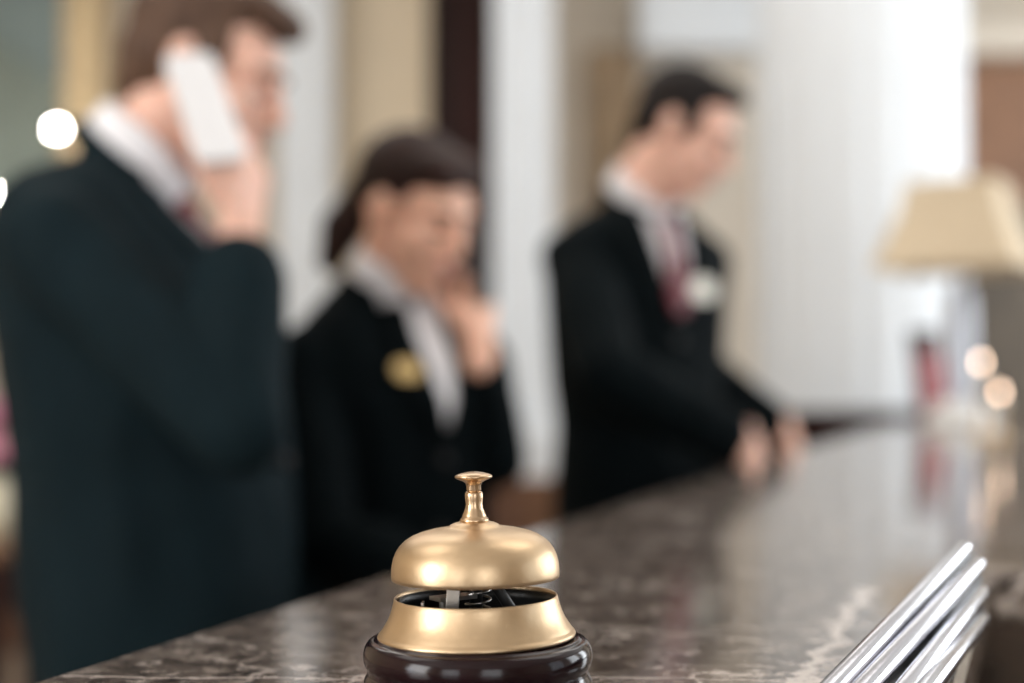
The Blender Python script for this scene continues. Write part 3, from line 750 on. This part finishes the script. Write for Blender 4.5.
# his phone
def rounded_slab(bm, hw, hh, hd, r, M, n=6):
    pts = []
    for cxx, cyy, a0 in ((hw-r, hh-r, 0), (-hw+r, hh-r, 90), (-hw+r, -hh+r, 180), (hw-r, -hh+r, 270)):
        for k in range(n+1):
            a = rad(a0+90*k/n); pts.append((cxx+r*math.cos(a), cyy+r*math.sin(a)))
    k0 = len(bm.verts); prism(bm, pts, -hd, hd); bm.verts.ensure_lookup_table()
    bmesh.ops.transform(bm, matrix=M, verts=bm.verts[k0:])
def phone(c, up, nrm, hw, hh, hd, m, label, r=.012, group=None, name='smartphone'):
    up = up.normalized(); nrm = (nrm - up*nrm.dot(up)).normalized(); x = up.cross(nrm)
    M = Matrix(((x.x, up.x, nrm.x, 0), (x.y, up.y, nrm.y, 0), (x.z, up.z, nrm.z, 0), (0, 0, 0, 1)))
    t = thing(name, label, 'phone', c)
    bm = bmesh.new(); rounded_slab(bm, hw, hh, hd, r, Matrix.Translation(c) @ M); obj('phone_case', bm, m, t, bevel=.002)
    bm = bmesh.new(); rounded_slab(bm, hw*.92, hh*.88, .0006, r*.6, Matrix.Translation(c) @ M @ Matrix.Translation((0, 0, -hd))); obj('screen', bm, M_screen, t)
    return t
phone(P(205, 108, 1.60), P(188, 52, 1.625)-P(228, 168, 1.575), V((.55, -1, .12)), .029, .074, .0055, M_phone, 'white slab phone held against the left clerk ear')

# ---------- clerk 2 (woman in the middle)
y2 = rad(-50); f2 = V((math.cos(y2), math.sin(y2), 0)); l2 = V((-math.sin(y2), math.cos(y2), 0)); Yw = 2.2
t2 = [(P(402, 760, Yw), .175, .130), (P(402, 680, Yw), .180, .135), (P(402, 600, Yw), .160, .120), (P(400, 520, Yw), .148, .112), (P(398, 450, Yw), .160, .125), (P(396, 400, Yw), .172, .135), (P(394, 362, Yw), .180, .115), (P(393, 336, Yw), .168, .092), (P(390, 312, Yw), .130, .080), (P(386, 288, Yw), .080, .066)]
hc2 = P(414, 214, 2.12)
sR = t2[6][0] - l2*.160 + V((0, 0, .0)); sL = t2[6][0] + l2*.160
eL = P(494, 458, 2.20); wL = P(478, 346, 2.14)
eR = P(322, 545, 1.99); wR_ = P(452, 575, 1.86)
arms2 = {'L': (sL, eL, wL, P(476, 265, 2.19)-wL, V((-.6, .7, .1)), V((-.7, -.6, 0)), ((.3, .45, .3), (.35, .5, .3), (.45, .6, .4), (.55, .7, .4)), .3),
         'R': (sR, eR, wR_, V((1, .05, .12)), V((0, .3, -1)), V((.1, 1, 0)), (.25, .3, .35, .4), .2)}
cax2 = (f2*math.sin(rad(24)) + V((0, 0, 1))*math.cos(rad(24)))
zt = t2[8][0].z; zb = P(0, 440, 2.08).z
m2, H2, bv2 = person('person with dark hair tied back, black suit with gold badge, dark phone at the ear', (t2[0][0].x, Yw), y2, t2, P(393, 305, Yw), (hc2, rad(-36), rad(24)), arms2,
    M_skin2, M_suit2, M_hairf, hair_fem, rowsV(zt+.01, zb, .036), None, None, [lap(zt+.01, zb, .036, 1), lap(zt+.01, zb, .036, -1)],
    (P(0, 370, 2.08).z, -.064, .020, .013, M_badgeg), .97, True, (cax2, P(394, 282, 2.17), .062))
phone(P(477, 262, 2.165), V((-.22, .05, 1)), V((.9, -.2, .1)), .026, .065, .007, M_black, 'dark phone held to the ear by the middle clerk', r=.010, name='handset')

# ---------- clerk 3 (right, leaning on the counter)
y3 = rad(-57); f3 = V((math.cos(y3), math.sin(y3), 0)); l3 = V((-math.sin(y3), math.cos(y3), 0)); Ym = 2.66
t3 = [(P(640, 620, Ym), .170, .125), (P(640, 560, Ym), .175, .128), (P(640, 500, Ym), .170, .125), (P(639, 430, Ym), .162, .118), (P(638, 360, Ym), .175, .120), (P(637, 300, Ym), .186, .120), (P(636, 262, Ym), .190, .110), (P(635, 238, Ym), .172, .095), (P(636, 222, Ym), .130, .080), (P(638, 208, Ym), .075, .066)]
hc3 = P(684, 134, 2.60)
sR = t3[6][0] - l3*.135; sL = t3[6][0] + l3*.150
zh = HC + .030
wR3 = P(748, 450, 2.36); wL3 = P(786, 440, 2.70)
arms3 = {'R': (sR, V((.16, 2.36, 1.235)), wR3, V((.35, -.25, -1)), V((-.9, .3, -.2)), V((.2, -1, 0)), ((.4, .5, .3), (.4, .5, .3), (.45, .5, .3), (.5, .5, .3)), .25),
         'L': (sL, V((.36, 2.84, 1.25)), wL3, V((.30, -.25, -1)), V((-.9, -.3, -.2)), V((.2, -1, 0)), ((.4, .5, .3), (.4, .5, .3), (.45, .5, .3), (.5, .5, .3)), .25)}
cax3 = (f3*math.sin(rad(34)) + V((0, 0, 1))*math.cos(rad(34)))
zt = t3[8][0].z; zb = P(0, 325, 2.55).z
m3, H3, bv3 = person('person in a black suit, wine red tie and ivory badge, looking down at the counter', (t3[0][0].x, Ym), y3, t3, P(638, 212, Ym), (hc3, rad(-22), rad(28)), arms3,
    M_skin1, M_suit2, M_hairk, hair_short, rowsV(zt, zb, .042), tierow(zt-.005, zb+.02), M_tie2, [lap(zt+.01, zb, .052, 1), lap(zt+.01, zb, .052, -1)],
    (P(0, 290, 2.6).z, .058, .030, .020, M_badgew), .98, False, (cax3, P(644, 198, 2.65), .066))

# ------------------------------------------------------------------ table lamp at the far end of the counter
LY = 3.9; LX = wx(960, LY); S = FPX/LY
lamp = thing('table_lamp', 'table lamp with a cream square shade on a pale glazed column at the counter end', 'lamp', (LX, LY, HC))
TL = Matrix.Translation((LX, LY, HC))
def ll_(name, prof, m, seg=48):
    bm = bmesh.new(); lathe(bm, prof, seg, M=TL); return obj(name, bm, m, lamp, smooth=True)
ll_('base', [(0, 0), (.105, 0), (.108, .012), (.100, .020), (.085, .026), (.080, .05), (.060, .062), (.045, .070), (0, .072)], M_porc)
ll_('column', [(0, .07), (.036, .07), (.030, .09), (.034, .12), (.038, .20), (.040, .28), (.037, .34), (.028, .38), (.018, .395), (0, .40)], M_glassish)
ll_('stem', [(0, .39), (.008, .39), (.008, .64), (.014, .65), (.010, .665), (0, .67)], M_brass, 20)
bm = bmesh.new()
Msh = TL @ Matrix.Rotation(rad(-31), 4, 'Z')
secs = [(.190, .425), (.186, .440), (.160, .50), (.138, .56), (.122, .62), (.114, .665)]
G = []
for inner_ in (0, 1):
    for (h, z) in (secs if not inner_ else secs[::-1]):
        hh = h - inner_*.003
        G.append([bm.verts.new(Msh @ V((x*hh, y*hh, z))) for x, y in ((-1, -1), (1, -1), (1, 1), (-1, 1))])
for A, B in zip(G, G[1:]+G[:1]):
    for k in range(4): bm.faces.new((A[k], A[(k+1) % 4], B[(k+1) % 4], B[k]))
obj('lamp_shade', bm, M_shade, lamp)
bm = bmesh.new()
for a in (0, 90):
    box(bm, -.113, .113, -.002, .002, .655, .658, Msh @ Matrix.Rotation(rad(a), 4, 'Z'))
obj('shade_spider', bm, M_brass, lamp)
# two added candles beside the lamp, their glow stands in for bright highlights
def glint_candle(px, py, Y, label):
    p = P(px, py, Y); h = p.z-HC
    t = thing('glint_candle', label, 'glint_candle', (p.x, p.y, HC), 'added candlesticks standing in for glints by the lamp')
    bm = bmesh.new(); lathe(bm, [(0, 0), (.022, 0), (.024, .004), (.008, .010), (.005, .02), (.005, h-.05), (.012, h-.045), (.012, h-.038), (0, h-.038)], 24, (p.x, p.y, HC)); obj('holder', bm, M_brass, t, smooth=True)
    bm = bmesh.new(); lathe(bm, [(0, h-.04), (.009, h-.04), (.009, h-.010), (0, h-.009)], 20, (p.x, p.y, HC)); obj('wax', bm, M_wax, t, smooth=True)
    bm = bmesh.new(); lathe(bm, [(0, h-.009), (.004, h-.004), (.0058, h+.001), (.004, h+.007), (0, h+.013)], 14, (p.x, p.y, HC)); obj('glint', bm, M_glint, t, smooth=True)
glint_candle(981, 363, 3.15, 'added candlestick standing in for a bright glint nearer the lamp column, the taller of the two')
glint_candle(1000, 393, 3.05, 'added candlestick standing in for a bright glint right of the lamp column, the shorter of the two')
# dark red leather folder stand left of the lamp
p = P(936, 340, 4.15)
fs = thing('menu_stand', 'dark stand with a red leather folder beside the table lamp', 'stand', (p.x, p.y, HC))
Mf = Matrix.Translation((p.x, p.y, HC+.0065)) @ Matrix.Rotation(rad(25), 4, 'Z') @ Matrix.Rotation(rad(-10), 4, 'X')
bm = bmesh.new(); box(bm, -.055, .055, .004, .012, .0, .27, Mf); box(bm, -.055, .055, -.03, .012, .0, .010, Mf); box(bm, -.01, .01, .012, .07, .0, .012, Mf); obj('stand_back', bm, M_wood, fs, bevel=.002)
bm = bmesh.new(); box(bm, -.048, .048, -.012, .003, .011, .20, Mf); obj('folder', bm, M_redl, fs, bevel=.003)

# ------------------------------------------------------------------ side table with a vase of pink flowers on the left
vY = 3.1; vp = P(-8, 540, vY)
tb = thing('side_table', 'brown wooden side table at the left edge behind the phoning clerk', 'table', (vp.x, vY, 0))
bm = bmesh.new(); box(bm, vp.x-.22, vp.x+.075, vY-.16, vY+.16, vp.z-.03, vp.z); obj('tabletop', bm, M_woodm, tb, bevel=.005)
bm = bmesh.new(); box(bm, vp.x-.20, vp.x+.06, vY-.14, vY+.14, vp.z-.15, vp.z-.03); obj('apron', bm, M_wood, tb)
for sx, sy in ((-.19, -.13), (.05, -.13), (-.19, .13), (.05, .13)):
    bm = bmesh.new(); box(bm, vp.x+sx-.02, vp.x+sx+.02, vY+sy-.02, vY+sy+.02, 0, vp.z-.03); obj('leg', bm, M_wood, tb, bevel=.003)
va = thing('flower_vase', 'cream ceramic vase of pink flowers on the side table at the left edge', 'vase', (vp.x, vY, vp.z))
bm = bmesh.new(); lathe(bm, [(0, 0), (.035, 0), (.05, .02), (.062, .06), (.055, .10), (.038, .125), (.042, .14), (.036, .14), (.03, .12), (0, .10)], 40, (vp.x, vY, vp.z)); obj('vase_body', bm, M_creamp, va, smooth=True)
bm = bmesh.new()
for k in range(22):
    a = k*2.4; r = .02+.035*((k*7) % 10)/10
    c = V((vp.x+r*math.cos(a), vY+r*math.sin(a), vp.z+.15+.05*((k*3) % 7)/7)); ellipsoid(bm, None, c, (.03, .012, .02), Matrix.Rotation(a, 3, 'Z') @ Matrix.Rotation(.5, 3, 'Y'), 8, 6)
obj('leaves', bm, M_leaf, va, smooth=True)
for k in range(7):
    a = k*2.4; r = 0 if k == 0 else .042
    c = V((vp.x+r*math.cos(a), vY+r*math.sin(a), vp.z+.29 - (0 if k == 0 else .03+.03*(k % 3))))
    bm = bmesh.new()
    for j in range(12):
        b = j*2.4; rr = .006+.0018*j
        ellipsoid(bm, None, c+V((rr*math.cos(b), rr*math.sin(b), -.001*j)), (.016, .008, .018), Matrix.Rotation(b+1.57, 3, 'Z'), 8, 6)
    capsule(bm, c, .003, V((vp.x, vY, vp.z+.11)), .003, 8)
    obj('blossom', bm, M_pink, va, smooth=True)

# ceiling lights
cl = None
for i, (x, y) in enumerate(((-1.6, 1.2), (-1.6, 4.6), (1.2, 1.8), (1.2, 4.9), (-0.4, 3.2))):
    bm = bmesh.new()
    for a in ((-.80, .80, -.80, -.76), (-.80, .80, .76, .80), (-.80, -.76, -.76, .76), (.76, .80, -.76, .76)): box(bm, x+a[0], x+a[1], y+a[2], y+a[3], 3.44, 3.5)
    o = obj('ceiling_light', bm, M_white, None); tag(o, 'square white ceiling light frame above the reception', 'light', 'square ceiling lights')
